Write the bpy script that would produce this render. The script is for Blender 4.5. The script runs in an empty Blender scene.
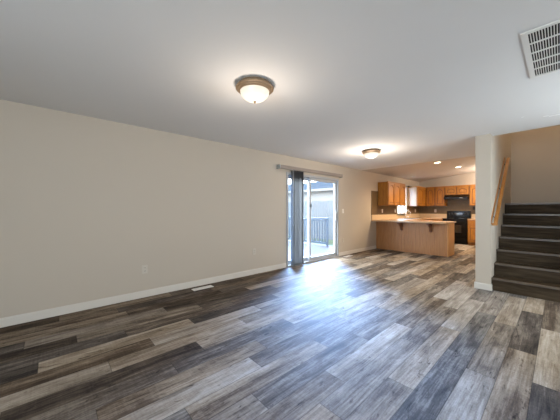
import bpy, bmesh, math, random
from mathutils import Vector, Matrix
random.seed(7)
S = bpy.context.scene
COL = S.collection
# ---------------------------------------------------------------- camera
cd = bpy.data.cameras.new('camera'); cam = bpy.data.objects.new('camera', cd); COL.objects.link(cam)
cd.sensor_width = 36; cd.lens = 36*252/560; cd.clip_start = .02; cd.clip_end = 200
cam.location = (0, 0, 1.26); cam.rotation_euler = (math.radians(90), 0, math.atan(280/252))
cd.shift_y = -0.4/560
S.camera = cam
# ---------------------------------------------------------------- world, lights, exposure
SKY = 8.6
w = bpy.data.worlds.new('sky'); S.world = w; w.use_nodes = True
bg = w.node_tree.nodes['Background']
bg.inputs[0].default_value = (0.86, 0.905, 0.97, 1); bg.inputs[1].default_value = SKY
S.view_settings.view_transform = 'Standard'; S.view_settings.look = 'None'
S.view_settings.gamma = 1; S.view_settings.use_curve_mapping = False
S.view_settings.exposure = 1.0
S.cycles.use_denoising = True
S.cycles.max_bounces = 10; S.cycles.diffuse_bounces = 6; S.cycles.transparent_max_bounces = 12
S.cycles.sample_clamp_indirect = 6
S.cycles.caustics_reflective = False; S.cycles.caustics_refractive = False
def portal(loc, rot, sx, sy):
    l = bpy.data.lights.new('sky_portal', 'AREA'); l.shape = 'RECTANGLE'; l.size = sx; l.size_y = sy
    l.cycles.is_portal = True
    o = bpy.data.objects.new('sky_portal', l); COL.objects.link(o); o.location = loc; o.rotation_euler = rot
R90 = math.pi/2
portal((-4.16, 4.75, 1.04), (0, -R90, 0), 2.06, 1.9)       # sliding door, shines to +X
portal((-4.16, 9.775, 1.6), (0, -R90, 0), .98, .74)        # window above the sink
portal((.1, -2.76, 1.4), (R90, 0, 0), 2.4, 1.6)         # living room window in the wall behind
portal((1.76, 4.0, 1.45), (0, R90, 0), 1.3, 1.6)           # living room window in the right wall
def lamp(kind, loc, e, col, size=.1, name='lamp_light', spot=None):
    l = bpy.data.lights.new(name, kind); l.energy = e; l.color = col
    if kind in ('POINT', 'SPOT'): l.shadow_soft_size = size
    if kind == 'SPOT': l.spot_size = spot; l.spot_blend = .6
    o = bpy.data.objects.new(name, l); COL.objects.link(o); o.location = loc
    return o
WARM = (1.0, .80, .58)
# the sun behind thin cloud, over the deck: a broad soft glow coming in through the sliding door
sl = bpy.data.lights.new('hazy_sun', 'SUN'); sl.energy = 48; sl.angle = math.radians(32); sl.color = (.32, .53, 1.0)
so_ = bpy.data.objects.new('hazy_sun', sl); COL.objects.link(so_)
so_.rotation_euler = Vector((-.65*math.cos(math.radians(20)), .76*math.cos(math.radians(20)), math.sin(math.radians(20)))).to_track_quat('Z', 'Y').to_euler()
# ---------------------------------------------------------------- materials
def mat(name, col, rough=.6, metal=0, spec=.5, emit=None, es=0, bump=None, var=0, vscale=3):
    m = bpy.data.materials.new(name); m.use_nodes = True
    nt = m.node_tree; b = nt.nodes['Principled BSDF']
    b.inputs['Base Color'].default_value = (*col, 1); b.inputs['Roughness'].default_value = rough
    b.inputs['Metallic'].default_value = metal; b.inputs['Specular IOR Level'].default_value = spec
    if emit: b.inputs['Emission Color'].default_value = (*emit, 1); b.inputs['Emission Strength'].default_value = es
    if var or bump:
        tc = nt.nodes.new('ShaderNodeTexCoord')
    if var:
        n = nt.nodes.new('ShaderNodeTexNoise'); n.inputs['Scale'].default_value = vscale; n.inputs['Detail'].default_value = 4
        nt.links.new(tc.outputs['Object'], n.inputs['Vector'])
        mx = nt.nodes.new('ShaderNodeMix'); mx.data_type = 'RGBA'
        mx.inputs[6].default_value = (*[c*(1-var) for c in col], 1); mx.inputs[7].default_value = (*[min(1, c*(1+var)) for c in col], 1)
        nt.links.new(n.outputs['Fac'], mx.inputs[0]); nt.links.new(mx.outputs[2], b.inputs['Base Color'])
    if bump:
        n2 = nt.nodes.new('ShaderNodeTexNoise'); n2.inputs['Scale'].default_value = bump[0]; n2.inputs['Detail'].default_value = 3
        nt.links.new(tc.outputs['Object'], n2.inputs['Vector'])
        bp = nt.nodes.new('ShaderNodeBump'); bp.inputs['Strength'].default_value = bump[1]; bp.inputs['Distance'].default_value = .002
        nt.links.new(n2.outputs['Fac'], bp.inputs['Height']); nt.links.new(bp.outputs['Normal'], b.inputs['Normal'])
    return m
def wood(name, dark, light, rough=.4, scale=(1, 1, 1), spec=.5, gscale=6, contrast=1.0):
    """grain runs along the axis whose scale is smallest"""
    m = bpy.data.materials.new(name); m.use_nodes = True; nt = m.node_tree; b = nt.nodes['Principled BSDF']
    tc = nt.nodes.new('ShaderNodeTexCoord'); mp = nt.nodes.new('ShaderNodeMapping'); mp.inputs['Scale'].default_value = scale
    nt.links.new(tc.outputs['Object'], mp.inputs['Vector'])
    n = nt.nodes.new('ShaderNodeTexNoise'); n.inputs['Scale'].default_value = gscale; n.inputs['Detail'].default_value = 6; n.inputs['Roughness'].default_value = .6
    n.inputs['Distortion'].default_value = .6
    nt.links.new(mp.outputs[0], n.inputs['Vector'])
    r = nt.nodes.new('ShaderNodeValToRGB'); r.color_ramp.elements[0].position = .5-.22/contrast; r.color_ramp.elements[1].position = .5+.2/contrast
    r.color_ramp.elements[0].color = (*dark, 1); r.color_ramp.elements[1].color = (*light, 1)
    nt.links.new(n.outputs['Fac'], r.inputs[0]); nt.links.new(r.outputs[0], b.inputs['Base Color'])
    b.inputs['Roughness'].default_value = rough; b.inputs['Specular IOR Level'].default_value = spec
    bp = nt.nodes.new('ShaderNodeBump'); bp.inputs['Strength'].default_value = .15; bp.inputs['Distance'].default_value = .002
    nt.links.new(n.outputs['Fac'], bp.inputs['Height']); nt.links.new(bp.outputs['Normal'], b.inputs['Normal'])
    return m
def glass(name, tint=(.93, .97, .98)):
    m = bpy.data.materials.new(name); m.use_nodes = True; nt = m.node_tree; nt.nodes.clear()
    o = nt.nodes.new('ShaderNodeOutputMaterial'); t = nt.nodes.new('ShaderNodeBsdfTransparent'); g = nt.nodes.new('ShaderNodeBsdfGlossy')
    t.inputs[0].default_value = (*tint, 1); g.inputs['Roughness'].default_value = .02
    mx = nt.nodes.new('ShaderNodeMixShader'); mx.inputs[0].default_value = .06
    nt.links.new(t.outputs[0], mx.inputs[1]); nt.links.new(g.outputs[0], mx.inputs[2]); nt.links.new(mx.outputs[0], o.inputs[0])
    return m
M = {}
M['wall'] = mat('wall paint', (.525, .462, .384), .75, spec=.25, bump=(90, .12), var=.02, vscale=1)
M['ceil_shaded'] = mat('ceiling paint with kitchen shade', (.50, .46, .42), .8, spec=.2, bump=(70, .2), var=.02, vscale=2)  # ceiling paint darkened: the dimmer light in the kitchen put into colour
M['ceil'] = mat('ceiling paint', (.72, .71, .70), .8, spec=.2, bump=(70, .2), var=.02, vscale=2)
M['trim'] = mat('white trim paint', (.66, .62, .56), .4)
M['vinyl'] = mat('white vinyl', (.62, .63, .64), .35)
M['plate'] = mat('ivory plate', (.56, .51, .44), .4)
M['whiteplate'] = mat('white plate', (.85, .82, .76), .4)
M['oak'] = wood('honey oak', (.24, .085, .008), (.45, .19, .024), .38, (6, 6, .6), gscale=5)
M['oakpanel'] = wood('oak veneer end panel', (.40, .19, .055), (.56, .30, .11), .4, (8, 8, .5), gscale=5)
M['beadboard'] = wood('light oak beadboard', (.29, .125, .042), (.41, .20, .078), .42, (8, 8, .5), gscale=5)
M['cabside_lit'] = wood('cabinet side with painted window light', (.52, .42, .33), (.62, .52, .42), .3, (8, 8, .6), gscale=4)  # pale colour paints in the window light reflected by this side
M['rail'] = wood('varnished oak rail', (.30, .115, .016), (.46, .20, .04), .3, (6, .8, .8), gscale=6)
M['corbel'] = wood('dark walnut', (.10, .035, .015), (.17, .07, .03), .4, (6, 6, 1))
M['counter'] = mat('beige laminate', (.50, .33, .19), .25, var=.12, vscale=40)
M['splash'] = mat('cream laminate backsplash', (.58, .45, .30), .4, var=.08, vscale=30)
M['chrome'] = mat('chrome', (.75, .76, .78), .12, 1)
M['steel'] = mat('brushed steel', (.6, .6, .6), .28, 1)
M['black'] = mat('black enamel', (.004, .004, .004), .2, spec=.3)
M['blackmatte'] = mat('black matte', (.012, .012, .012), .5)
M['coil'] = mat('burner coil', (.02, .02, .02), .4, .6)
M['ovenglass'] = mat('oven door glass', (.03, .025, .02), .06)
M['grey'] = mat('grey plastic', (.3, .3, .3), .4)
M['bronze'] = mat('brushed bronze rim', (.25, .17, .10), .45, .25)
M['bulb'] = mat('lit frosted glass', (.40, .38, .34), .3, emit=(1, .88, .70), es=.36)
M['bulb2'] = mat('lit downlight lens', (.9, .85, .8), .3, emit=(1, .80, .55), es=5)
M['ventwhite'] = mat('white enamel grille', (.74, .72, .69), .4)
M['ventdark'] = mat('dark duct', (.02, .018, .016), .9)
M['vane'] = mat('grey vane fabric', (.16, .16, .16), .7, var=.06, vscale=20)
M['headrail'] = wood('grey brown valance', (.20, .165, .145), (.28, .24, .21), .45, (.5, .5, 9))
M['patch'] = mat('bare plaster', (.95, .94, .92), .8)
M['nosing'] = wood('worn stair nosing', (.07, .05, .033), (.13, .097, .068), .35, (.8, 6, 6))
M['stair'] = wood('dark stair laminate', (.024, .016, .009), (.082, .058, .036), .6, (.8, 6, 9), spec=.08, gscale=2.5)
M['doorvinyl'] = mat('pale grey vinyl', (.38, .39, .40), .4)
M['glass'] = glass('clear glass')
def tile_mat():
    m = bpy.data.materials.new('brown tile'); m.use_nodes = True; nt = m.node_tree; b = nt.nodes['Principled BSDF']
    tc = nt.nodes.new('ShaderNodeTexCoord'); sx = nt.nodes.new('ShaderNodeSeparateXYZ'); ad = nt.nodes.new('ShaderNodeMath'); ad.operation = 'ADD'
    cx = nt.nodes.new('ShaderNodeCombineXYZ'); br = nt.nodes.new('ShaderNodeTexBrick')
    nt.links.new(tc.outputs['Object'], sx.inputs[0]); nt.links.new(sx.outputs[0], ad.inputs[0]); nt.links.new(sx.outputs[1], ad.inputs[1])
    nt.links.new(ad.outputs[0], cx.inputs[0]); nt.links.new(sx.outputs[2], cx.inputs[1]); nt.links.new(cx.outputs[0], br.inputs['Vector'])
    br.offset = 0; br.inputs['Scale'].default_value = 1; br.inputs['Brick Width'].default_value = .1; br.inputs['Row Height'].default_value = .1
    br.inputs['Mortar Size'].default_value = .003
    br.inputs['Color1'].default_value = (.115, .075, .030, 1); br.inputs['Color2'].default_value = (.14, .09, .037, 1); br.inputs['Mortar'].default_value = (.10, .06, .03, 1)
    nt.links.new(br.outputs['Color'], b.inputs['Base Color']); b.inputs['Roughness'].default_value = .4
    return m
M['tile'] = tile_mat(); M['oakshade'] = wood('oak with painted groove shade', (.10, .033, .006), (.17, .06, .012), .5, (6, 6, .6))  # second wood: oak darkened to paint shade in door grooves and gaps
def floor_mat():
    m = bpy.data.materials.new('vinyl planks'); m.use_nodes = True; nt = m.node_tree; b = nt.nodes['Principled BSDF']; L = nt.links.new
    def N(t, **k):
        n = nt.nodes.new(t)
        for a, v in k.items(): setattr(n, a, v)
        return n
    def math_(op, a, bb, c=None):
        n = N('ShaderNodeMath', operation=op)
        for i, v in enumerate((a, bb, c)):
            if v is None: continue
            if isinstance(v, (int, float)): n.inputs[i].default_value = v
            else: L(v, n.inputs[i])
        return n.outputs[0]
    at = N('ShaderNodeAttribute', attribute_name='tone'); sp = N('ShaderNodeSeparateXYZ'); L(at.outputs['Vector'], sp.inputs[0])
    tone, hue, rnd = sp.outputs[0], sp.outputs[1], sp.outputs[2]
    tc = N('ShaderNodeTexCoord'); so = N('ShaderNodeSeparateXYZ'); L(tc.outputs['Object'], so.inputs[0])
    off = math_('MULTIPLY', rnd, 37.0)
    def noise(sx, sy, det, rough=.6, dist=0):
        cx = N('ShaderNodeCombineXYZ'); L(math_('MULTIPLY', so.outputs[0], sx), cx.inputs[0]); L(math_('MULTIPLY', so.outputs[1], sy), cx.inputs[1]); L(off, cx.inputs[2])
        n = N('ShaderNodeTexNoise'); n.inputs['Scale'].default_value = 1; n.inputs['Detail'].default_value = det; n.inputs['Roughness'].default_value = rough
        n.inputs['Distortion'].default_value = dist
        L(cx.outputs[0], n.inputs['Vector']); return n.outputs['Fac']
    broad = noise(9, .9, 3, .5, .4); grain = noise(70, 2.6, 6, .7); knots = noise(16, 5, 4, .6, 1.2); blotch = noise(13, 3.2, 5, .62, .8); fine = noise(150, 40, 3, .6); saw = noise(4, 90, 2)
    t = math_('ADD', tone, math_('MULTIPLY', math_('SUBTRACT', broad, .5), .8))
    t = math_('ADD', t, math_('MULTIPLY', math_('SUBTRACT', grain, .5), .85))
    t = math_('ADD', t, math_('MULTIPLY', math_('SUBTRACT', saw, .5), .16))
    t = math_('ADD', t, math_('MULTIPLY', math_('SUBTRACT', blotch, .5), .75))
    t = math_('ADD', t, math_('MULTIPLY', math_('SUBTRACT', fine, .5), .3))
    kn = math_('MULTIPLY', math_('MAXIMUM', math_('SUBTRACT', knots, .62), 0.0), 3.2)
    t = math_('SUBTRACT', t, kn)
    def ramp(cols):
        r = N('ShaderNodeValToRGB'); e = r.color_ramp.elements
        e[0].position, e[0].color = cols[0][0], (*cols[0][1], 1); e[1].position, e[1].color = cols[-1][0], (*cols[-1][1], 1)
        for p, c in cols[1:-1]:
            x = e.new(p); x.color = (*c, 1)
        L(t, r.inputs[0]); return r.outputs[0]
    warm = ramp([(0, (.028, .019, .013)), (.3, (.105, .074, .050)), (.6, (.27, .21, .15)), (1, (.50, .43, .35))])
    cool = ramp([(0, (.020, .021, .023)), (.3, (.078, .074, .073)), (.6, (.225, .212, .20)), (1, (.45, .43, .41))])
    mx = N('ShaderNodeMix', data_type='RGBA'); L(hue, mx.inputs[0]); L(warm, mx.inputs[6]); L(cool, mx.inputs[7])
    uv = N('ShaderNodeUVMap', uv_map='plank'); su = N('ShaderNodeSeparateXYZ'); L(uv.outputs[0], su.inputs[0])
    # distance to the plank's edge in metres (u, v carry metres)
    e1 = math_('MINIMUM', su.outputs[0], math_('SUBTRACT', .1825, su.outputs[0]))
    uv2 = N('ShaderNodeUVMap', uv_map='plank_end'); su2 = N('ShaderNodeSeparateXYZ'); L(uv2.outputs[0], su2.inputs[0])
    e2 = math_('MINIMUM', su2.outputs[0], su2.outputs[1])
    e = math_('MINIMUM', e1, e2)
    seam = N('ShaderNodeMapRange'); seam.inputs['From Min'].default_value = .0006; seam.inputs['From Max'].default_value = .004
    seam.inputs['To Min'].default_value = .5; seam.inputs['To Max'].default_value = 1; L(e, seam.inputs['Value'])
    mu = N('ShaderNodeMix', data_type='RGBA', blend_type='MULTIPLY'); mu.inputs[0].default_value = 1
    L(mx.outputs[2], mu.inputs[6]); L(seam.outputs[0], mu.inputs[7]); L(mu.outputs[2], b.inputs['Base Color'])
    L(math_('ADD', math_('MULTIPLY', grain, .2), .60), b.inputs['Roughness'])
    b.inputs['Specular IOR Level'].default_value = .1
    h = math_('ADD', math_('MULTIPLY', grain, .5), seam.outputs[0])
    bp = N('ShaderNodeBump'); bp.inputs['Strength'].default_value = .35; bp.inputs['Distance'].default_value = .0012
    L(h, bp.inputs['Height']); L(bp.outputs['Normal'], b.inputs['Normal'])
    return m
M['floor'] = floor_mat()
# ---------------------------------------------------------------- mesh helpers
class MB:
    def __init__(s): s.bm = bmesh.new()
    def box(s, x0, x1, y0, y1, z0, z1, bev=0):
        b = s.bm if not bev else bmesh.new()
        vs = [b.verts.new((x, y, z)) for x in (x0, x1) for y in (y0, y1) for z in (z0, z1)]
        for f in ((0, 1, 3, 2), (4, 6, 7, 5), (0, 4, 5, 1), (2, 3, 7, 6), (0, 2, 6, 4), (1, 5, 7, 3)): b.faces.new([vs[i] for i in f])
        if bev:
            bmesh.ops.bevel(b, geom=b.edges[:], offset=bev, segments=2, affect='EDGES')
            me = bpy.data.meshes.new('t'); b.to_mesh(me); b.free(); s.bm.from_mesh(me); bpy.data.meshes.remove(me)
        return s
    def prism(s, pts, axis, a0, a1):
        """pts: outline in the two other axes, extruded along axis from a0 to a1"""
        def P(p, a): return {'x': (a, p[0], p[1]), 'y': (p[0], a, p[1]), 'z': (p[0], p[1], a)}[axis]
        v0 = [s.bm.verts.new(P(p, a0)) for p in pts]; v1 = [s.bm.verts.new(P(p, a1)) for p in pts]
        n = len(pts)
        s.bm.faces.new(v0); s.bm.faces.new(v1[::-1])
        for i in range(n): s.bm.faces.new((v0[i], v0[(i+1) % n], v1[(i+1) % n], v1[i]))
        return s
    def lathe(s, prof, c=(0, 0, 0), n=32):
        rings = []
        for r, z in prof:
            if r < 1e-5: rings.append([s.bm.verts.new((c[0], c[1], c[2]+z))])
            else: rings.append([s.bm.verts.new((c[0]+r*math.cos(2*math.pi*i/n), c[1]+r*math.sin(2*math.pi*i/n), c[2]+z)) for i in range(n)])
        for a, b in zip(rings, rings[1:]):
            for i in range(n):
                j = (i+1) % n
                if len(a) == 1 and len(b) == 1: continue
                if len(a) == 1: s.bm.faces.new((a[0], b[j], b[i]))
                elif len(b) == 1: s.bm.faces.new((a[i], a[j], b[0]))
                else: s.bm.faces.new((a[i], a[j], b[j], b[i]))
        return s
    def tube(s, pts, r, n=10):
        pts = [Vector(p) for p in pts]; rings = []; up = None
        for i, p in enumerate(pts):
            d = (pts[min(i+1, len(pts)-1)]-pts[max(i-1, 0)]).normalized()
            if up is None: up = Vector((0, 0, 1)) if abs(d.z) < .9 else Vector((1, 0, 0))
            a = d.cross(up).normalized(); b = a.cross(d).normalized(); up = b
            rings.append([s.bm.verts.new(p+r*(math.cos(2*math.pi*k/n)*a+math.sin(2*math.pi*k/n)*b)) for k in range(n)])
        for a, b in zip(rings, rings[1:]):
            for i in range(n): s.bm.faces.new((a[i], a[(i+1) % n], b[(i+1) % n], b[i]))
        s.bm.faces.new(rings[0][::-1]); s.bm.faces.new(rings[-1])
        return s
    def build(s, name, m, parent=None, smooth=False):
        bmesh.ops.recalc_face_normals(s.bm, faces=s.bm.faces[:])
        me = bpy.data.meshes.new(name); s.bm.to_mesh(me); s.bm.free()
        me.materials.append(M[m] if isinstance(m, str) else m)
        if smooth:
            for p in me.polygons: p.use_smooth = True
            me.set_sharp_from_angle(angle=math.radians(40))
        o = bpy.data.objects.new(name, me); COL.objects.link(o)
        if parent: o.parent = parent
        return o
def tag(o, label, cat, group=None, kind=None):
    o['label'] = label; o['category'] = cat
    if group: o['group'] = group
    if kind: o['kind'] = kind
    return o
def struct(o, label=None):
    o['kind'] = 'structure'
    if label: o['label'] = label
    return o
def thing(name, label, cat, loc=(0, 0, 0), rz=0, group=None):
    o = bpy.data.objects.new(name, None); COL.objects.link(o); o.location = loc; o.rotation_euler = (0, 0, rz)
    o.empty_display_size = .1
    return tag(o, label, cat, group)
def copy_tree(o, parent=None):
    c = o.copy(); COL.objects.link(c); c.parent = parent
    for ch in list(o.children): copy_tree(ch, c)
    return c
# ---------------------------------------------------------------- room shell
PX0, PITCH, PLEN = -.135, .1825, 1.25
OFF = {20: .05, 19: .6, 18: .67, 17: 1.05, 16: .17, 15: .55, 14: 1.16, 13: .70, 12: .34, 11: 1.01, 10: .72, 9: .2, 8: 1.24, 7: .62, 6: 1.01,
       5: .33, 4: .04, 3: .62, 2: .15, 1: 1.19, 0: .60, -1: .10, -2: .8, -3: .4}
# tones of the planks read off the photograph: row -> {index of plank: tone}; index n spans OFF+PLEN*n .. OFF+PLEN*(n+1)
TN = {20: {-1: .10, 0: .42, 1: .2, 2: .3}, 19: {-1: .33, 0: .14, 1: .4, 2: .3}, 18: {-1: .5, 0: .14, 1: .3, 2: .25}, 17: {-2: .2, -1: .62, 0: .2, 1: .7, 2: .35},
      16: {-1: .08, 0: .5, 1: .2, 2: .4}, 15: {-1: .28, 0: .3, 1: .3, 2: .4}, 14: {-2: .12, -1: .66, 0: .3, 1: .5}, 13: {-1: .33, 0: .72, 1: .5},
      12: {-1: .66, 0: .68, 1: .45}, 11: {-1: .12, 0: .6, 1: .4}, 10: {-1: .36, 0: .3, 1: .5}, 9: {-1: .36, 0: .4, 1: .45}, 8: {-1: .75, 0: .35, 1: .5},
      7: {-1: .38, 0: .45, 1: .4, 2: .6}, 6: {-1: .62, 0: .35, 1: .45, 2: .4}, 5: {0: .4, 1: .62, 2: .33, 3: .85}, 4: {0: .5, 1: .45, 2: .38, 3: .72},
      3: {0: .6, 1: .66, 2: .72, 3: .35}, 2: {0: .3, 1: .25, 2: .28, 3: .7}, 1: {-1: .5, 0: .62, 1: .38, 2: .74, 3: .4}, 0: {0: .4, 1: .36, 2: .12, 3: .75},
      -1: {0: .3, 1: .16, 2: .74, 3: .25}}
def make_floor():
    bm = bmesh.new(); uv = bm.loops.layers.uv.new('plank'); uv2 = bm.loops.layers.uv.new('plank_end'); ca = bm.faces.layers.float_vector.new('tone')
    rr = random.Random(11)
    for k in range(-9, 22):
        x1 = PX0-PITCH*k; x0 = x1-PITCH
        ax0, ax1 = max(x0, -4.0), min(x1, 1.6)
        if ax1 <= ax0: continue
        off = OFF.get(k, rr.random()*PLEN)
        for n in range(-4, 11):
            y0 = off+PLEN*n; y1 = y0+PLEN; ay0, ay1 = max(y0, -2.6), min(y1, 11.6)
            r1 = rr.random(); r2 = rr.random(); r3 = rr.random()
            if ay1 <= ay0: continue
            t = TN.get(k, {}).get(n); t = .15+.65*r1 if t is None else t
            t = .45+(t-.45)*(.82 if x0 < -1.3 else .62)
            if x0 > -1.3: t += .04  # planks on the right flatter and paler: light and sheen put into tone
            f = bm.faces.new([bm.verts.new(p) for p in ((ax0, ay0, 0), (ax1, ay0, 0), (ax1, ay1, 0), (ax0, ay1, 0))])
            f[ca] = (t, r2*.6 if x0 < -1.3 else r2, r3)  # cooler hue on the right paints in the cool light there
            for l in f.loops:
                l[uv].uv = (l.vert.co.x-x0, l.vert.co.y-y0); l[uv2].uv = (l.vert.co.y-y0, y1-l.vert.co.y)
    vs = [bm.verts.new((x, y, z)) for x in (-4, 1.6) for y in (-2.6, 11.6) for z in (-.15, 0)]
    for q in ((0, 1, 3, 2), (4, 6, 7, 5), (0, 4, 5, 1), (2, 3, 7, 6), (0, 2, 6, 4)):
        f = bm.faces.new([vs[i] for i in q]); f[ca] = (.3, .5, .5)
    bmesh.ops.recalc_face_normals(bm, faces=bm.faces[:])
    for f in bm.faces:
        if abs(f.calc_center_median().z) < 1e-4 and f.normal.z < 0: f.normal_flip()
    me = bpy.data.meshes.new('floor'); bm.to_mesh(me); bm.free(); me.materials.append(M['floor'])
    o = bpy.data.objects.new('floor', me); COL.objects.link(o); struct(o)
make_floor()
CH = 2.44
def wall(name, boxes, m='wall'):
    b = MB()
    for q in boxes: b.box(*q)
    return struct(b.build(name, m))
D0, D1, DT = 3.78, 5.72, 2.08
W0, W1, WB, WT = 9.40, 10.15, 1.11, 2.12
wall('wall_left', [(-4.15, -4, -2.75, D0, -.15, 2.8), (-4.15, -4, D0, D1, DT, 2.8), (-4.15, -4, D1, W0, -.15, 2.8), (-4.15, -4, W0, W1, -.15, WB),
                   (-4.15, -4, W0, W1, WT, 2.8), (-4.15, -4, W1, 11.75, -.15, 2.8), (-4.15, -4, D0, D1, -.15, -.02)])
wall('wall_back', [(-4, -.76, 11.6, 11.75, -.15, 3.1)])
wall('wall_front', [(-4, 1.6, -2.75, -2.6, -.15, .6), (-4, 1.6, -2.75, -2.6, 2.2, 2.8), (-4, -1.1, -2.75, -2.6, .6, 2.2), (1.3, 1.6, -2.75, -2.6, .6, 2.2)])
wall('wall_right', [(1.6, 1.75, -2.75, 5.2, -.15, .8), (1.6, 1.75, -2.75, 5.2, 2.1, 2.8), (1.6, 1.75, -2.75, 3.2, .8, 2.1), (1.6, 1.75, 4.8, 5.2, .8, 2.1)])
wall('wall_stair_left', [(-.91, -.72, 5.05, 5.24, 0, CH), (-.91, -.72, 5.24, 7.62, 0, 5.0), (-.91, -.76, 7.62, 11.6, 0, 3.1)])
wall('wall_stair_back', [(-.72, .5, 7.47, 7.62, 0, 5.0)])
wall('wall_stair_right', [(.35, .5, 5.05, 5.24, 0, CH), (.35, .5, 5.24, 7.47, 0, 5.0), (.5, 1.6, 5.05, 5.2, 0, CH)])
wall('wall_header', [(-.72, .35, 5.09, 5.24, 2.8, 5.0)])
c = MB(); c.box(-4, 1.6, -2.6, 5.24, CH, 2.8); c.box(-4, -.91, 5.24, 6.9, CH, 2.8)
struct(c.build('ceiling', 'ceil'))
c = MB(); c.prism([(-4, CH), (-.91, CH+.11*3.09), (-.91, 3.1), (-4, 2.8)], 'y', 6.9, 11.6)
struct(c.build('ceiling_kitchen', 'ceil_shaded'))
c = MB(); c.box(-.72, .35, 5.24, 7.47, 4.9, 5.0); struct(c.build('ceiling_stair', 'ceil'))
# plaster scuffs on the ceiling in front of the stairs
def scuff(x, y, s, m):
    b = MB(); n = 9
    b.prism([(x+s*(.6+.5*random.random())*math.cos(i*6.283/n)*1.6, y+s*(.6+.5*random.random())*math.sin(i*6.283/n)) for i in range(n)], 'z', CH-.0015, CH-.0002)
    tag(b.build('plaster_patch', m), 'small white plaster patch on the ceiling edge above the stairs', 'patch', 'plaster patches on the ceiling near the stairs')
for x, y, s in ((-.32, 4.45, .012), (-.12, 4.62, .022), (-.07, 4.66, .02), (-.02, 4.66, .02)): scuff(x, y, s, 'patch')
# baseboards
def base(name, boxes):
    b = MB()
    for q in boxes:
        x0, x1, y0, y1 = q
        b.box(x0, x1, y0, y1, .001, .085)
        if x1-x0 < y1-y0:   # runs along y; thin top lip against its wall
            if x0 < -3.9: b.box(x0, x1-.005, y0, y1, .085, .098)
            else: b.box(x0, x1-.005, y0, y1, .085, .098)
        else: b.box(x0, x1, y0+.005, y1, .085, .098)
    struct(b.build(name, 'trim'))
base('baseboard_left', [(-4, -3.986, -2.6, D0-.01), (-4, -3.986, D1+.01, 7.79)])
base('baseboard_stair', [(-.924, -.706, 5.036, 5.05), (-.72, -.706, 5.05, 5.1)])
base('baseboard_front', [(-3.98, 1.59, -2.6, -2.586)])
# brown tile on the kitchen walls
b = MB(); b.box(-4, -3.992, 7.48, 7.92, 1.09, 1.86); b.box(-4, -3.992, 7.92, W0-.07, 1.09, 1.42); b.box(-4, -3.992, W1+.08, 11.59, 1.09, 1.42)
b.box(-3.99, -2.98, 11.592, 11.6, 1.09, 1.42); b.box(-2.98, -2.2, 11.592, 11.6, .9, 1.75); b.box(-2.2, -1.0, 11.592, 11.6, 1.09, 1.42)
struct(b.build('trim_tile', 'tile'))
# ---------------------------------------------------------------- sliding glass door
d = bpy.data.objects.new('door_1', None); COL.objects.link(d); d.location = (-4.07, (D0+D1)/2, 0); struct(d, 'white framed sliding glass door to the deck')
def part(mb, name, m, root, **k):
    o = mb.build(name, m, None, **k); o.parent = root
    o.matrix_parent_inverse = (Matrix.Translation(root.location) @ Matrix.Rotation(root.rotation_euler.z, 4, 'Z')).inverted()
    return o
def sub(mb, name, m, par, **k):
    o = mb.build(name, m, None, **k); o.parent = par; o.matrix_parent_inverse = MWI[par.parent.name]
    return o
MWI = {}
def sub2(mb, name, m, par, **k):
    root = par.parent; o = mb.build(name, m, None, **k); o.parent = par
    # par sits at the world origin (its parent inverse cancels the root), so the child needs no offset
    return o
b = MB(); b.box(-4.13, -3.985, D0, D0+.05, .0, DT); b.box(-4.13, -3.985, D1-.05, D1, 0, DT); b.box(-4.13, -3.985, D0+.05, D1-.05, DT-.05, DT)
part(b, 'door_frame', 'doorvinyl', d)
b = MB(); b.box(-4.13, -3.985, D0+.05, D1-.05, -.02, .03); part(b, 'threshold', 'doorvinyl', d)
def panel(y0, y1, x0, x1, st, name):
    b = MB(); b.box(x0, x1, y0, y0+st, .032, DT-.052, .004); b.box(x0, x1, y1-st, y1, .032, DT-.052, .004)
    b.box(x0+.003, x1-.003, y0+st, y1-st, .032, .032+.085); b.box(x0+.003, x1-.003, y0+st, y1-st, DT-.052-.07, DT-.052)
    p = part(b, name, 'doorvinyl', d)
    xm = (x0+x1)/2
    sub2(MB().box(xm-.003, xm+.003, y0+st-.003, y1-st+.003, .115, DT-.12), 'glass_pane', 'glass', p)
    return p
panel(D0+.052, 4.645, -4.12, -4.085, .05, 'fixed_panel')
sp_ = panel(4.565, D1-.052, -4.06, -4.02, .06, 'sliding_panel')
b = MB(); b.box(-4.02, -3.995, D1-.115, D1-.09, .98, 1.22, .005); b.box(-4.02, -3.98, D1-.112, D1-.093, .99, 1.02); b.box(-4.02, -3.98, D1-.112, D1-.093, 1.18, 1.21)
sub2(b, 'door_handle', 'grey', sp_)
b = MB(); b.box(-4.02, -4.0, 4.60, 4.63, 1.32, 1.39, .004); sub2(b, 'latch', 'blackmatte', sp_)
# ---------------------------------------------------------------- kitchen window
wn = bpy.data.objects.new('window_1', None); COL.objects.link(wn); wn.location = (-4.0, 9.775, WB); struct(wn)
b = MB()
for y0, y1, z0, z1 in ((W0-.07, W0, WB-.07, WT+.07), (W1, W1+.08, WB-.07, WT+.07), (W0, W1, WT, WT+.07), (W0, W1, WB-.07, WB)): b.box(-4.0, -3.98, y0, y1, z0, z1)
part(b, 'window_casing', 'trim', wn)
b = MB(); ym = (W0+W1)/2
for y0, y1, z0, z1 in ((W0, W0+.04, WB, WT), (W1-.04, W1, WB, WT), (W0+.04, W1-.04, WT-.04, WT), (W0+.04, W1-.04, WB, WB+.04), (ym-.02, ym+.02, WB+.04, WT-.04)): b.box(-4.12, -4.06, y0, y1, z0, z1)
wf = part(b, 'window_frame', 'vinyl', wn)
sub2(MB().box(-4.093, -4.087, W0+.04, W1-.04, WB+.04, WT-.04), 'glass_pane', 'glass', wf)
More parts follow.
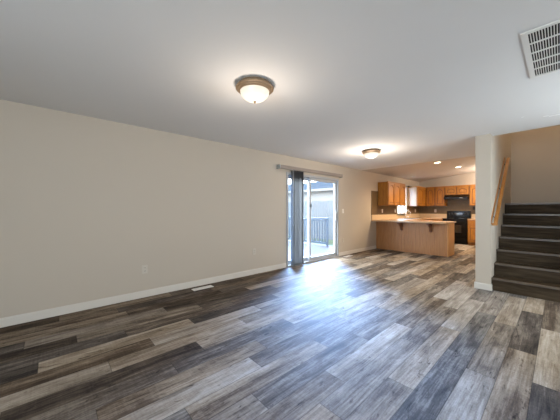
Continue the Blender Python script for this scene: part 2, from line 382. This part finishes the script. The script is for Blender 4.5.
def plain_window(name, x0, x1, y0, y1, z0, z1):
    o = bpy.data.objects.new(name, None); COL.objects.link(o); o.location = ((x0+x1)/2, (y0+y1)/2, z0); struct(o)
    b = MB()
    if x1-x0 > y1-y0:
        xm = (x0+x1)/2
        for a, c_, e, f in ((x0, x0+.05, z0, z1), (x1-.05, x1, z0, z1), (x0+.05, x1-.05, z1-.05, z1), (x0+.05, x1-.05, z0, z0+.05), (xm-.025, xm+.025, z0+.05, z1-.05)): b.box(a, c_, y0, y1, e, f)
        g = MB().box(x0+.05, x1-.05, (y0+y1)/2-.003, (y0+y1)/2+.003, z0+.05, z1-.05)
    else:
        ym = (y0+y1)/2
        for a, c_, e, f in ((y0, y0+.05, z0, z1), (y1-.05, y1, z0, z1), (y0+.05, y1-.05, z1-.05, z1), (y0+.05, y1-.05, z0, z0+.05), (ym-.025, ym+.025, z0+.05, z1-.05)): b.box(x0, x1, a, c_, e, f)
        g = MB().box((x0+x1)/2-.003, (x0+x1)/2+.003, y0+.05, y1-.05, z0+.05, z1-.05)
    fr = part(b, 'window_frame', 'vinyl', o); sub2(g, 'glass_pane', 'glass', fr)
plain_window('window_2', -1.1, 1.3, -2.72, -2.66, .6, 2.2)
plain_window('window_3', 1.66, 1.72, 3.2, 4.8, .8, 2.1)
# curtain rod over the kitchen window
t = thing('curtain_rod', 'black curtain rod end beside the kitchen window, between the upper cabinets', 'curtain rod', (-3.93, 10.2, 2.16))
part(MB().tube([(-3.93, 9.42, 2.16), (-3.93, 10.24, 2.16)], .009), 'rod', 'blackmatte', t)
part(MB().lathe([(0, -.03), (.02, -.022), (.03, 0), (.02, .022), (0, .03)], (-3.93, 10.262, 2.16), 14), 'finial', 'blackmatte', t, smooth=True)
part(MB().box(-3.979, -3.925, 10.18, 10.20, 2.145, 2.175), 'bracket', 'blackmatte', t)
# ---------------------------------------------------------------- vertical blind
t = thing('vertical_blind', 'grey vertical blind drawn to the left of the sliding glass door', 'blind', (-3.95, 4.6, 2.13))
b = MB(); b.box(-3.999, -3.895, 3.52, 5.76, 2.185, 2.2); b.box(-3.91, -3.895, 3.52, 5.76, 2.125, 2.185); b.box(-3.999, -3.91, 3.535, 5.745, 2.165, 2.185)
hr = part(b, 'head_rail', 'headrail', t)
cap = mat('pale grey end cap', (.36, .37, .36), .4)
b = MB(); b.box(-3.999, -3.893, 3.505, 3.52, 2.115, 2.205); o = sub2(b, 'end_cap', cap, hr); o['label'] = 'pale grey end cap'
b = MB(); b.box(-3.999, -3.893, 5.76, 5.77, 2.12, 2.203); sub2(b, 'end_cap', cap, hr)
for i in range(13):
    y = 3.912+i*.0285; b = MB(); n = 8; pts = []; a = math.radians(-12+random.uniform(-14, 14))
    front = []; back = []
    for k in range(n+1):
        u = (k/n-.5)*.088; c_ = .009*(1-(2*k/n-1)**2)
        px = -3.948+u*math.cos(a)-c_*math.sin(a); py = y+u*math.sin(a)+c_*math.cos(a)
        front.append((px, py)); back.append((px+.0015*math.sin(-a), py+.0015))
    b.prism(front+back[::-1], 'z', .025, 2.12)
    part(b, 'vane', 'vane', t, smooth=True)
part(MB().tube([(-3.9, 3.9, 2.12), (-3.9, 3.9, .9)], .003, 6), 'pull_cord', 'vinyl', t)
# ---------------------------------------------------------------- ceiling lights
def flush(loc, label, e, drop=.46):
    t = thing('ceiling_light', label, 'ceiling light', loc, 0, 'flush mount ceiling lights')
    b = MB().lathe([(0, 0), (.155, 0), (.158, -.018), (.172, -.024), (.179, -.031), (.179, -.040), (.172, -.044), (.168, -.043), (.164, -.052), (.157, -.056), (.153, -.055), (.149, -.064), (.142, -.068), (.137, -.064), (0, -.06)], (0, 0, 0), 48); o = b.build('rim', 'bronze', t, smooth=True)
    prof = [(.137, -.064)]+[(.136*math.cos(a), -.066-.09*math.sin(a)) for a in [math.radians(q) for q in range(0, 90, 9)]]+[(0, -.155)]
    b = MB().lathe(prof, (0, 0, 0), 48); sh = b.build('glass_shade', 'bulb', t, smooth=True)
    b = MB().lathe([(0, -.153), (.011, -.154), (.013, -.160), (.009, -.166), (.006, -.172), (0, -.175)], (0, 0, 0), 14); b.build('finial', 'bronze', t, smooth=True)
    l = lamp('POINT', (0, 0, -drop), e, (1, .86, .72), .12); l.parent = t
    return t
flush((-1.935, 1.42, CH), 'lit bronze-rimmed glass dome ceiling light nearest the camera, in the living room', 6)
flush((-2.52, 4.72, CH), 'lit glass dome ceiling light further back, near the sliding door and kitchen', 15, .42)
def zc(x): return CH+.11*(x+4)
def can(x, y, lit, label, e=0):
    z = zc(x); t = thing('recessed_light', label, 'recessed light', (x, y, z)); t.rotation_euler = (0, -math.atan(.11), 0)
    MB().lathe([(.074, -.001), (.076, -.006), (.09, -.005), (.092, -.001)], (0, 0, 0), 28).build('trim_ring', 'vinyl', t, smooth=True)
    MB().lathe([(0, -.0062), (.06, -.006), (.0745, -.004), (.0745, -.001), (0, -.001)], (0, 0, 0), 28).build('lens', 'bulb2' if lit else 'grey', t)
    if lit:
        l = lamp('SPOT', (0, 0, -.03), e, (1, .74, .46), .025, spot=math.radians(165)); l.parent = t
can(-2.37, 8.25, 1, 'lit recessed downlight nearest the living room ceiling edge', 90)
can(-2.2, 9.75, 1, 'lit recessed downlight near the range wall', 75)
can(-3.62, 9.9, 0, 'unlit recessed light over the kitchen sink corner')
flush((-1.42, 10.85, zc(-1.42)-.005), 'added dome light, unseen behind the white wall end, brightens the kitchen back wall', 34)  # unseen lamp added to light the back wall of the kitchen
t = thing('ceiling_light', 'added dome light high above the stair landing, unseen, brightens the stairwell', 'ceiling light', (-.2, 6.9, 4.9))  # unseen lamp added to make the stairwell brighter and warmer
MB().lathe([(0, 0), (.17, 0), (.165, -.04), (0, -.04)], (0, 0, 0), 32).build('rim', 'bronze', t, smooth=True)
MB().lathe([(.15, -.041), (.12, -.09), (.06, -.12), (0, -.13)], (0, 0, 0), 32).build('glass_shade', 'bulb', t, smooth=True)
l = lamp('POINT', (0, 0, -.3), 24, (1, .82, .6), .12); l.parent = t
# ---------------------------------------------------------------- return air grille on ceiling
t = thing('ceiling_vent', 'large white slotted return air grille on the ceiling at top right', 'vent', (0.05, 2.765, CH))
gx0, gx1, gy0, gy1 = -.178, .29, 2.33, 3.18
b = MB(); fr = .029
for q in ((gx0, gx1, gy0, gy0+fr), (gx0, gx1, gy1-fr, gy1), (gx0, gx0+fr, gy0+fr, gy1-fr), (gx1-fr, gx1, gy0+fr, gy1-fr)): b.box(*q, CH-.01, CH-.0003)
part(b, 'frame', 'ventwhite', t)
part(MB().box(gx0+fr, gx1-fr, gy0+fr, gy1-fr, CH-.0012, CH-.0003), 'duct_backing', 'ventdark', t)
b = MB(); x = gx0+fr
while x < gx1-fr-.003:
    b.box(x, x+.0045, gy0+fr, gy1-fr, CH-.009, CH-.0014); x += .0135
part(b, 'louvres', 'ventwhite', t)
b = MB(); n = 5
for i in range(1, n):
    y = gy0+fr+(gy1-gy0-2*fr)*i/n; b.box(gx0+fr, gx1-fr, y-.0045, y+.0045, CH-.0096, CH-.0014)
part(b, 'crossbars', 'ventwhite', t)
# ---------------------------------------------------------------- floor registers, outlets
def register(x0, x1, y0, y1, label):
    t = thing('floor_vent', label, 'vent', ((x0+x1)/2, (y0+y1)/2, 0), 0, 'floor vents along the left wall')
    b = MB()
    for q in ((x0, x1, y0, y0+.02), (x0, x1, y1-.02, y1), (x0, x0+.018, y0+.02, y1-.02), (x1-.018, x1, y0+.02, y1-.02)): b.box(*q, .0005, .006)
    part(b, 'frame', 'ventwhite', t)
    b = MB(); y = y0+.02
    while y < y1-.025: b.box(x0+.018, x1-.018, y, y+.0085, .0005, .0052); y += .0125
    b.box((x0+x1)/2-.004, (x0+x1)/2+.004, y0+.02, y1-.02, .0005, .0055)
    part(b, 'slats', 'ventwhite', t)
register(-3.89, -3.78, 1.62, 1.95, 'white floor vent beside the long bare stretch of left wall')
register(-3.89, -3.78, 5.78, 6.08, 'white floor vent just past the sliding glass door')
def outlet(p, rz, label, group, m='plate', kind='outlet', cat='outlet'):
    t = thing('wall_outlet' if kind == 'outlet' else 'light_switch', label, cat, p, rz, group)
    # local: x along the wall, -y outward
    MB().box(-.037, .037, -.007, -.0005, -.06, .06, .002).build('plate', m, t)
    b = MB()
    if kind == 'outlet':
        b.box(-.016, .016, -.0095, -.007, .008, .038); b.box(-.016, .016, -.0095, -.007, -.038, -.008)
        r = b.build('receptacle', m, t)
        for z in (.023, -.023):
            for x in (-.0065, .0065): MB().box(x-.0015, x+.0015, -.0099, -.0094, z-.006, z+.007).build('slot', 'blackmatte', r)
    else:
        b.box(-.016, .016, -.011, -.007, -.033, .033); b.build('rocker', m, t)
    return t
LW = 'outlets low on the left wall'
outlet((-4, .98, .40), R90, 'wall outlet low on the left wall, nearest the camera', LW)
outlet((-4, 2.92, .44), R90, 'wall outlet low on the left wall, just before the sliding door', LW)
outlet((-4, 5.93, .42), R90, 'wall outlet low on the wall just past the sliding door', LW)
outlet((-4, 5.93, 1.22), R90, 'white light switch at hand height just right of the sliding door', None, 'whiteplate', 'switch', 'switch')
KG = 'white outlets on the brown kitchen tile'
for y, l in ((8.21, 'white outlet on brown tile under the left cabinets, nearest the tile edge'), (9.2, 'white outlet on brown tile just left of the kitchen window'),
             (10.37, 'white outlet on brown tile just right of the kitchen window'), (11.09, 'white outlet on brown tile nearest the kitchen corner')):
    outlet((-3.992, y, 1.21), R90, l, KG, 'whiteplate')
outlet((-3.4, 11.592, 1.21), 0, 'small ivory outlet on the brown tile left of the range', KG)
outlet((-2.13, 11.592, 1.31), 0, 'dark outlet on the tile right of the range', None, 'blackmatte')
# ---------------------------------------------------------------- kitchen cabinets
def arch_pts(x0, x1, zs, rise, n=12):
    """shoulders flat, then a cathedral arch between"""
    w_ = x1-x0; sh = .12*w_; out = [(x0, zs), (x0+sh, zs)]
    for i in range(n+1):
        u = i/n; out.append((x0+sh+(w_-2*sh)*u, zs+rise*math.sin(math.pi*u)**.8))
    out += [(x1-sh, zs), (x1, zs)]
    return out
def door_mesh(x0, x1, z0, z1, yf, arch=True, m='oak', name='cabinet_door', parent=None):
    """door front whose face looks to -y; yf = y of the cabinet's front face"""
    b = MB(); st = min(.055, (x1-x0)*.2); T = .024
    b.box(x0, x0+st, yf-T, yf-.001, z0, z1); b.box(x1-st, x1, yf-T, yf-.001, z0, z1); b.box(x0+st, x1-st, yf-T, yf-.001, z0, z0+st)
    ix0, ix1 = x0+st, x1-st; rise = min(.05, (z1-z0)*.13) if arch else 0
    zs = z1-st-rise
    ar = arch_pts(ix0, ix1, zs, rise) if arch else [(ix0, zs), (ix1, zs)]
    b.prism(ar+[(ix1, z1), (ix0, z1)], 'y', yf-T, yf-.001)
    g = .022
    ar2 = arch_pts(ix0+g, ix1-g, zs-g, rise) if arch else [(ix0+g, zs-g), (ix1-g, zs-g)]
    b.prism([(ix0+g, z0+st+g)]+ar2+[(ix1-g, z0+st+g)], 'y', yf-.017, yf-.008)
    o = b.build(name, m, parent)
    MB().box(ix0-.004, ix1+.004, yf-.008, yf-.0012, z0+st-.004, zs+rise+.004).build('recess', 'oakshade', o)  # dark backing paints the shade inside the door groove
    return o
def upper(loc, rz, w_, z0, z1, nd, label, dep=.33, side=None, arch=True):
    t = thing('upper_cabinet', label, 'cabinet', (loc[0], loc[1], z0), rz, 'oak upper kitchen cabinets')
    h = z1-z0
    b = MB().box(.0015, w_-.0015, -dep, -.0015, 0, h)
    b.box(0.001, w_-.001, -dep-.004, -dep+.02, h-.035, h+.012)
    b.build('body', 'oak', t)
    if side:
        o = MB().box(-.003, .001, -dep+.012, -.003, .003, h-.036).build('side_panel', side, t); o['label'] = 'side panel with window light painted into its colour'
    g = .018; dw = (w_-g)/nd
    for i in range(nd): door_mesh(g+i*dw+.004, (i+1)*dw-.004, .02, h-.045, -dep, arch, parent=t)
    MB().box(.006, w_-.006, -dep-.0009, -dep-.0001, .004, h-.04).build('face_frame_shade', 'oakshade', t)  # thin dark sheet paints the shade in gaps between doors
    return t
UB, UT = 1.40, 2.155
upper((-4, 7.92), R90, 1.36, UB, UT, 3, 'three-door oak upper cabinet on the left wall, nearest the living room')
upper((-4, 10.35), R90, 1.243, UB, UT, 2, 'oak upper cabinet in the corner past the kitchen window, window light painted on its side panel', side='cabside_lit')
upper((-3.643, 11.59), 0, .325, UB, UT, 1, 'single-door oak upper cabinet next to the kitchen corner')
upper((-3.316, 11.59), 0, .344, UB, UT, 1, 'single-door oak upper cabinet just left of the range hood')
upper((-2.97, 11.59), 0, .76, 1.815, UT, 2, 'short two-door arched oak cabinet above the range hood')
upper((-2.208, 11.59), 0, .80, UB, UT, 2, 'oak upper cabinet right of the range hood, cut off by the wall end')
def lower(loc, rz, w_, nd, label, dep=.6, drawer=True, H=.89):
    t = thing('base_cabinet', label, 'cabinet', (loc[0], loc[1], 0), rz, 'oak base kitchen cabinets')
    MB().box(.0015, w_-.0015, -dep, -.002, .1, H).box(.0015, w_-.0015, -dep+.07, -.002, .001, .1).build('body', 'oak', t)
    g = .02; dw = (w_-g)/nd
    for i in range(nd):
        door_mesh(g+i*dw, (i+1)*dw, .12, .67 if drawer else .86, -dep, False, parent=t)
        if drawer: MB().box(g+i*dw, (i+1)*dw, -dep-.02, -dep-.001, .70, .86, .004).build('drawer', 'oak', t)
    return t
lower((-4, 8.42), R90, .9, 2, 'oak base cabinet along the left wall behind the peninsula')
lower((-4, 9.325), R90, .9, 2, 'oak sink cabinet under the kitchen window', drawer=False)
lower((-4, 10.23), R90, 1.36, 2, 'oak base cabinet running into the kitchen corner')
lower((-3.375, 11.59), 0, .385, 1, 'narrow oak base cabinet left of the range')
lower((-2.205, 11.59), 0, .80, 2, 'oak base cabinet right of the range, cut off by the wall end')
# peninsula
t = thing('peninsula_cabinet', 'tan oak peninsula base with beadboard front facing the living room', 'cabinet', (-3, 8.1, 0))
part(MB().box(-3.998, -2.012, 7.812, 8.33, .001, .886), 'body', 'oak', t)
b = MB(); x = -3.998
while x < -2.05:
    x2 = min(x+.0985, -2.012); b.box(x+.0015, x2-.0015, 7.80, 7.8115, .001, .884, .0015); x += .1
o = part(b, 'beadboard', 'beadboard', t); o['label'] = 'light tan vertical beadboard panel'
o = part(MB().box(-2.0118, -1.99, 7.798, 8.40, .001, .885), 'end_panel', 'oakpanel', t); o['label'] = 'smooth honey oak end panel'
def corbel(x, label):
    t = thing('corbel', label, 'bracket', (x, 7.79, .88), 0, 'dark corbels under the breakfast bar')
    pts = [(7.799, .884), (7.545, .884), (7.545, .84)]
    for i in range(9):
        a = i/8*math.pi/2; pts.append((7.555+.19*math.sin(a)*1.0, .845-.13*(1-math.cos(a))*1.15))
    pts += [(7.755, .65), (7.799, .63)]
    part(MB().prism(pts, 'x', x-.03, x+.03), 'bracket', 'corbel', t)
    part(MB().box(x-.045, x+.045, 7.53, 7.799, .872, .8848), 'top_plate', 'corbel', t)
corbel(-3.19, 'dark wood corbel under the bar, the one nearer the left wall')
corbel(-2.40, 'dark wood corbel under the bar, the one nearer the open end')
# worktop, one continuous piece around the sink hole
SX0, SX1, SY0, SY1 = -3.88, -3.45, 9.42, 10.14
t = thing('worktop', 'beige laminate worktop running over the peninsula and along the kitchen walls', 'worktop', (-3.4, 9.5, .89))
b = MB()
for q in ((-3.998, -1.955, 7.50, 8.43), (-3.998, -3.37, 8.43, SY0), (-3.998, SX0, SY0, SY1), (SX1, -3.37, SY0, SY1), (-3.998, -3.37, SY1, 11.59), (-3.37, -2.99, 10.96, 11.59)): b.box(*q, .892, .93)
bmesh.ops.remove_doubles(b.bm, verts=b.bm.verts[:], dist=1e-5)
part(b, 'top', 'counter', t)
b = MB().box(-3.9985, -3.98, 7.50, 11.59, .9305, 1.092, .002).box(-3.98, -2.99, 11.571, 11.59, .9305, 1.092, .002)
part(b, 'backsplash', 'splash', t)
t = thing('worktop', 'short beige worktop right of the range, cut off by the wall end', 'worktop', (-1.8, 11.3, .89))
part(MB().box(-2.207, -1.4, 10.96, 11.59, .892, .93), 'top', 'counter', t); part(MB().box(-2.207, -1.4, 11.571, 11.59, .9305, 1.092, .002), 'backsplash', 'splash', t)
# sink and faucet
t = thing('kitchen_sink', 'stainless steel sink set into the worktop under the kitchen window', 'sink', ((SX0+SX1)/2, (SY0+SY1)/2, .93))
b = MB(); ym = (SY0+SY1)/2
b.box(SX0-.015, SX0+.03, SY0-.015, SY1+.015, .9302, .934).box(SX1-.012, SX1+.015, SY0-.015, SY1+.015, .9302, .934)
b.box(SX0+.03, SX1-.012, SY0-.015, SY0+.012, .9302, .934).box(SX0+.03, SX1-.012, SY1-.012, SY1+.015, .9302, .934).box(SX0+.03, SX1-.012, ym-.012, ym+.012, .9302, .934)
part(b, 'rim', 'steel', t)
for y0, y1 in ((SY0+.012, ym-.012), (ym+.012, SY1-.012)):
    b = MB(); x0, x1 = SX0+.03, SX1-.012
    b.box(x0, x0+.003, y0, y1, .895, .93).box(x1-.003, x1, y0, y1, .895, .93).box(x0+.003, x1-.003, y0, y0+.003, .895, .93).box(x0+.003, x1-.003, y1-.003, y1, .895, .93).box(x0, x1, y0, y1, .892, .895)
    part(b, 'bowl', 'steel', t)
t = thing('faucet', 'chrome gooseneck faucet behind the kitchen sink', 'faucet', (-3.87, 9.78, .934))
part(MB().lathe([(0, 0), (.03, 0), (.03, .012), (.018, .03), (.016, .06), (0, .06)], (-3.87, 9.78, .934), 18), 'base', 'chrome', t, smooth=True)
part(MB().tube([(-3.87, 9.78, .98)]+[(-3.87+.09-.09*math.cos(a), 9.78, 1.13+.09*math.sin(a)) for a in [math.radians(q) for q in range(0, 181, 15)]]+[(-3.69, 9.78, 1.08)], .012, 10), 'spout', 'chrome', t, smooth=True)
part(MB().tube([(-3.87, 9.80, .985), (-3.86, 9.87, 1.03)], .008, 8), 'lever', 'chrome', t, smooth=True)
t = thing('soap_dispenser', 'small chrome soap dispenser beside the faucet', 'dispenser', (-3.87, 9.98, .934))
part(MB().lathe([(0, 0), (.016, 0), (.016, .01), (.008, .02), (.007, .07), (0, .07)], (-3.87, 9.98, .934), 12), 'post', 'chrome', t, smooth=True)
part(MB().tube([(-3.872, 9.98, 1.0), (-3.81, 9.98, .995)], .006, 8), 'nozzle', 'chrome', t)
# range
RX0, RX1 = -2.977, -2.217
t = thing('range_cooker', 'black electric range with backguard and oven door between oak cabinets', 'range', ((RX0+RX1)/2, 11.27, 0))
part(MB().box(RX0+.003, RX1-.003, 10.97, 11.585, .09, .895).box(RX0+.02, RX1-.02, 11.03, 11.58, .001, .09), 'body', 'black', t)
part(MB().box(RX0, RX1, 10.94, 11.5, .896, .925, .006), 'cooktop', 'black', t)
part(MB().box(RX0+.002, RX1-.002, 11.5, 11.585, .9, 1.21, .012), 'backguard', 'black', t)
bgo = [o for o in t.children if o.name.startswith('backguard')][0]
for x in (RX0+.09, RX0+.18, RX1-.18, RX1-.09):
    b = MB(); b.tube([(x, 11.5, 1.10), (x, 11.475, 1.10)], .024, 16); sub2(b, 'knob', 'blackmatte', bgo)
o = sub2(MB().box(-2.72, -2.47, 11.495, 11.4998, 1.06, 1.14), 'clock_display', 'ovenglass', bgo)
for x, y, r in ((RX0+.2, 11.08, .1), (RX1-.2, 11.08, .075), (RX0+.2, 11.36, .075), (RX1-.2, 11.36, .1)):
    b = MB(); pts = [(x+(.02+(r-.02)*i/60)*math.cos(i*.42), y+(.02+(r-.02)*i/60)*math.sin(i*.42), .934) for i in range(61)]
    b.tube(pts, .005, 6); part(b, 'burner', 'coil', t)
od = part(MB().box(RX0+.006, RX1-.006, 10.925, 10.968, .27, .875, .006), 'oven_door', 'black', t)
sub2(MB().box(RX0+.16, RX1-.16, 10.922, 10.9252, .42, .70), 'oven_window', 'ovenglass', od)
b = MB().tube([(RX0+.06, 10.885, .81), (RX1-.06, 10.885, .81)], .011, 10)
b.box(RX0+.07, RX0+.09, 10.885, 10.927, .80, .82).box(RX1-.09, RX1-.07, 10.885, 10.927, .80, .82); sub2(b, 'handle', 'black', od)
part(MB().box(RX0+.006, RX1-.006, 10.93, 10.968, .095, .26, .006), 'storage_drawer', 'black', t)
# hood
t = thing('range_hood', 'black range hood under the short oak cabinet', 'range hood', ((RX0+RX1)/2, 11.35, 1.66))
b = MB().prism([(11.588, 1.66), (11.588, 1.811), (11.22, 1.811), (11.08, 1.72), (11.08, 1.66)], 'x', RX0+.003, RX1-.003); part(b, 'canopy', 'black', t)
part(MB().box(RX0+.08, RX1-.08, 11.14, 11.5, 1.654, 1.6598), 'filter', 'grey', t)
part(MB().box(RX0+.5, RX0+.6, 11.0745, 11.0795, 1.68, 1.70), 'switches', 'grey', t)
# ---------------------------------------------------------------- stairs
t = thing('staircase', 'dark wood staircase rising between cream walls at the right', 'stairs', (-.2, 5.1, 0))
RUN, RISE = .235, .197
for i in range(7):
    y0 = 5.1+RUN*i; z1 = RISE*(i+1); y1 = y0+RUN if i < 6 else 7.468
    part(MB().box(-.717, .348, y0, y0+.02, z1-RISE+(.001 if i == 0 else 0), z1-.028), 'riser', 'stair', t)
    b = MB(); b.box(-.717, .348, y0-.022, y1+.0, z1-.028, z1, .004)
    tr = part(b, 'tread', 'stair', t)
    sub2(MB().box(-.716, .347, y0-.026, y0+.018, z1-.027, z1+.003, .004), 'nosing', 'nosing', tr)
# handrail
t = thing('handrail', 'honey oak handrail sloping up the wall left of the stairs', 'handrail', (-.7, 5.7, 1.5))
ya, za, yb, zb = 5.06, 1.065, 6.46, 2.22
def slab(x0, x1, lo, hi, y0, y1, bev=0):
    s_ = (zb-za)/(yb-ya)
    return MB().prism([(y0, za+s_*(y0-ya)+lo), (y1, za+s_*(y1-ya)+lo), (y1, za+s_*(y1-ya)+hi), (y0, za+s_*(y0-ya)+hi)], 'x', x0, x1)
o = part(slab(-.7195, -.709, -.035, .045, ya, yb), 'backing_board', 'rail', t)
pr = slab(-.685, -.64, -.03, .03, ya-.02, yb+.02); bmesh.ops.bevel(pr.bm, geom=pr.bm.edges[:], offset=.012, segments=2, affect='EDGES')
part(pr, 'rail', 'rail', t, smooth=True)
part(MB().box(-.709, -.64, ya-.018, ya+.03, za-.05, za-.012, .004), 'return_block', 'rail', t)
for y in (5.2, 5.78, 6.38):
    z = za+(zb-za)/(yb-ya)*(y-ya)
    part(MB().tube([(-.7085, y, z-.025), (-.69, y, z-.06), (-.662, y, z-.055), (-.662, y, z-.033)], .006, 8), 'bracket', 'blackmatte', t, smooth=True)
# ---------------------------------------------------------------- outdoors
G = {}
M['deckwood'] = mat('weathered pinkish deck boards', (.036, .026, .023), .7, spec=.05, var=.12, vscale=4)
M['railpaint'] = mat('blue grey painted railing', (.055, .073, .10), .6, spec=.05)
M['fence'] = mat('weathered grey fence', (.095, .108, .125), .8, spec=.05, var=.2, vscale=3)
M['siding'] = mat('pale siding', (.19, .19, .19), .6, spec=.05)
M['shingle'] = mat('slate blue shingles', (.026, .034, .044), .9, spec=.0, var=.25, vscale=8)
M['fascia'] = mat('white fascia', (.14, .14, .14), .5, spec=.05)
M['grass'] = mat('grass', (.02, .035, .014), .9, var=.3, vscale=5)
struct(MB().box(-40, -4.2, -10, 40, -.7, -.5).build('ground', 'grass'))
t = thing('deck', 'pale weathered wooden deck outside the sliding glass door', 'deck', (-6.5, 5, -.1))
b = MB(); y = 2.0
while y < 7.6: b.box(-9.5, -4.152, y, y+.134, -.12, -.085); y += .14
part(b, 'deck_boards', 'deckwood', t)
b = MB()
for x in (-9.4, -7.6, -5.8, -4.3): b.box(x, x+.05, 2.0, 7.6, -.3, -.121)
part(b, 'joists', 'deckwood', t)
b = MB()
for x in (-9.4, -7.6, -5.8, -4.3):
    for y in (2.1, 7.4): b.box(x, x+.1, y, y+.1, -.5, -.3)
part(b, 'footings', 'deckwood', t)
def railing(p0, p1, label):
    t = thing('deck_railing', label, 'railing', (*p0, -.085), 0, 'deck railings')
    a = Vector((*p0, 0)); e = Vector((*p1, 0)); L_ = (e-a).length; d_ = (e-a)/L_; ang = math.atan2(d_.y, d_.x); t.rotation_euler = (0, 0, ang)
    MB().box(0, L_, -.05, .05, 1.0, 1.04).build('top_rail', 'railpaint', t); MB().box(0.09, L_-.09, -.02, .02, .9, .98).build('upper_rail', 'railpaint', t)
    MB().box(.09, L_-.09, -.02, .02, .07, .14).build('lower_rail', 'railpaint', t)
    n = max(1, round(L_/1.9))
    for i in range(n+1):
        x = i*(L_-.06)/n; MB().box(x, x+.06, -.03, .03, .001, .999).build('post', 'railpaint', t)
    k = .16
    while k < L_-.13:
        if all(abs(k-i*(L_-.06)/n-.045) > .07 for i in range(n+1)): MB().box(k, k+.038, -.018, .018, .141, .899).build('baluster', 'railpaint', t)
        k += .125
railing((-9.4, 7.5), (-5.7, 7.5), 'blue-grey deck railing across the far end of the deck')
railing((-9.4, 2.2), (-9.4, 7.38), 'blue-grey deck railing along the outer edge of the deck')
t = thing('board_fence', 'weathered grey board fence beyond the deck', 'fence', (-11, 11.5, -.5))
b = MB(); x = -20.0
while x < -5: b.box(x, x+.135, 11.5, 11.52, -.42, 1.76+.015*math.sin(x*7)); x += .155
part(b, 'boards', 'fence', t)
b = MB()
for z in (-.1, .65, 1.45): b.box(-20, -5, 11.52, 11.56, z, z+.09)
part(b, 'stringers', 'fence', t)
x = -20
while x < -5: part(MB().box(x, x+.09, 11.56, 11.65, -.499, 1.8), 'post', 'fence', t); x += 2.4
t = thing('neighbour_house', 'pale sided house with slate blue roof beyond the fence', 'house', (-13, 18, -.5))
b = MB().box(-24, -8.5, 15.5, 22, -.499, 2.85)
for i in range(16): b.box(-24, -8.5, 15.485, 15.5, -.4+i*.2, -.22+i*.2)
part(b, 'walls', 'siding', t)
part(MB().prism([(15.0, 2.72), (18.75, 3.8), (22.5, 2.72), (22.5, 2.85), (18.75, 3.93), (15.0, 2.85)], 'x', -24.5, -8.1), 'roof', 'shingle', t)
part(MB().box(-24.5, -8.1, 14.9, 14.99, 2.66, 2.84), 'gutter', 'fascia', t)
part(MB().tube([(-11.2, 15.42, -.45), (-11.2, 15.42, 2.70)], .05, 8), 'downspout', 'railpaint', t)
part(MB().box(-18.3, -17, 15.46, 15.49, .9, 2.0), 'window', 'fascia', t)
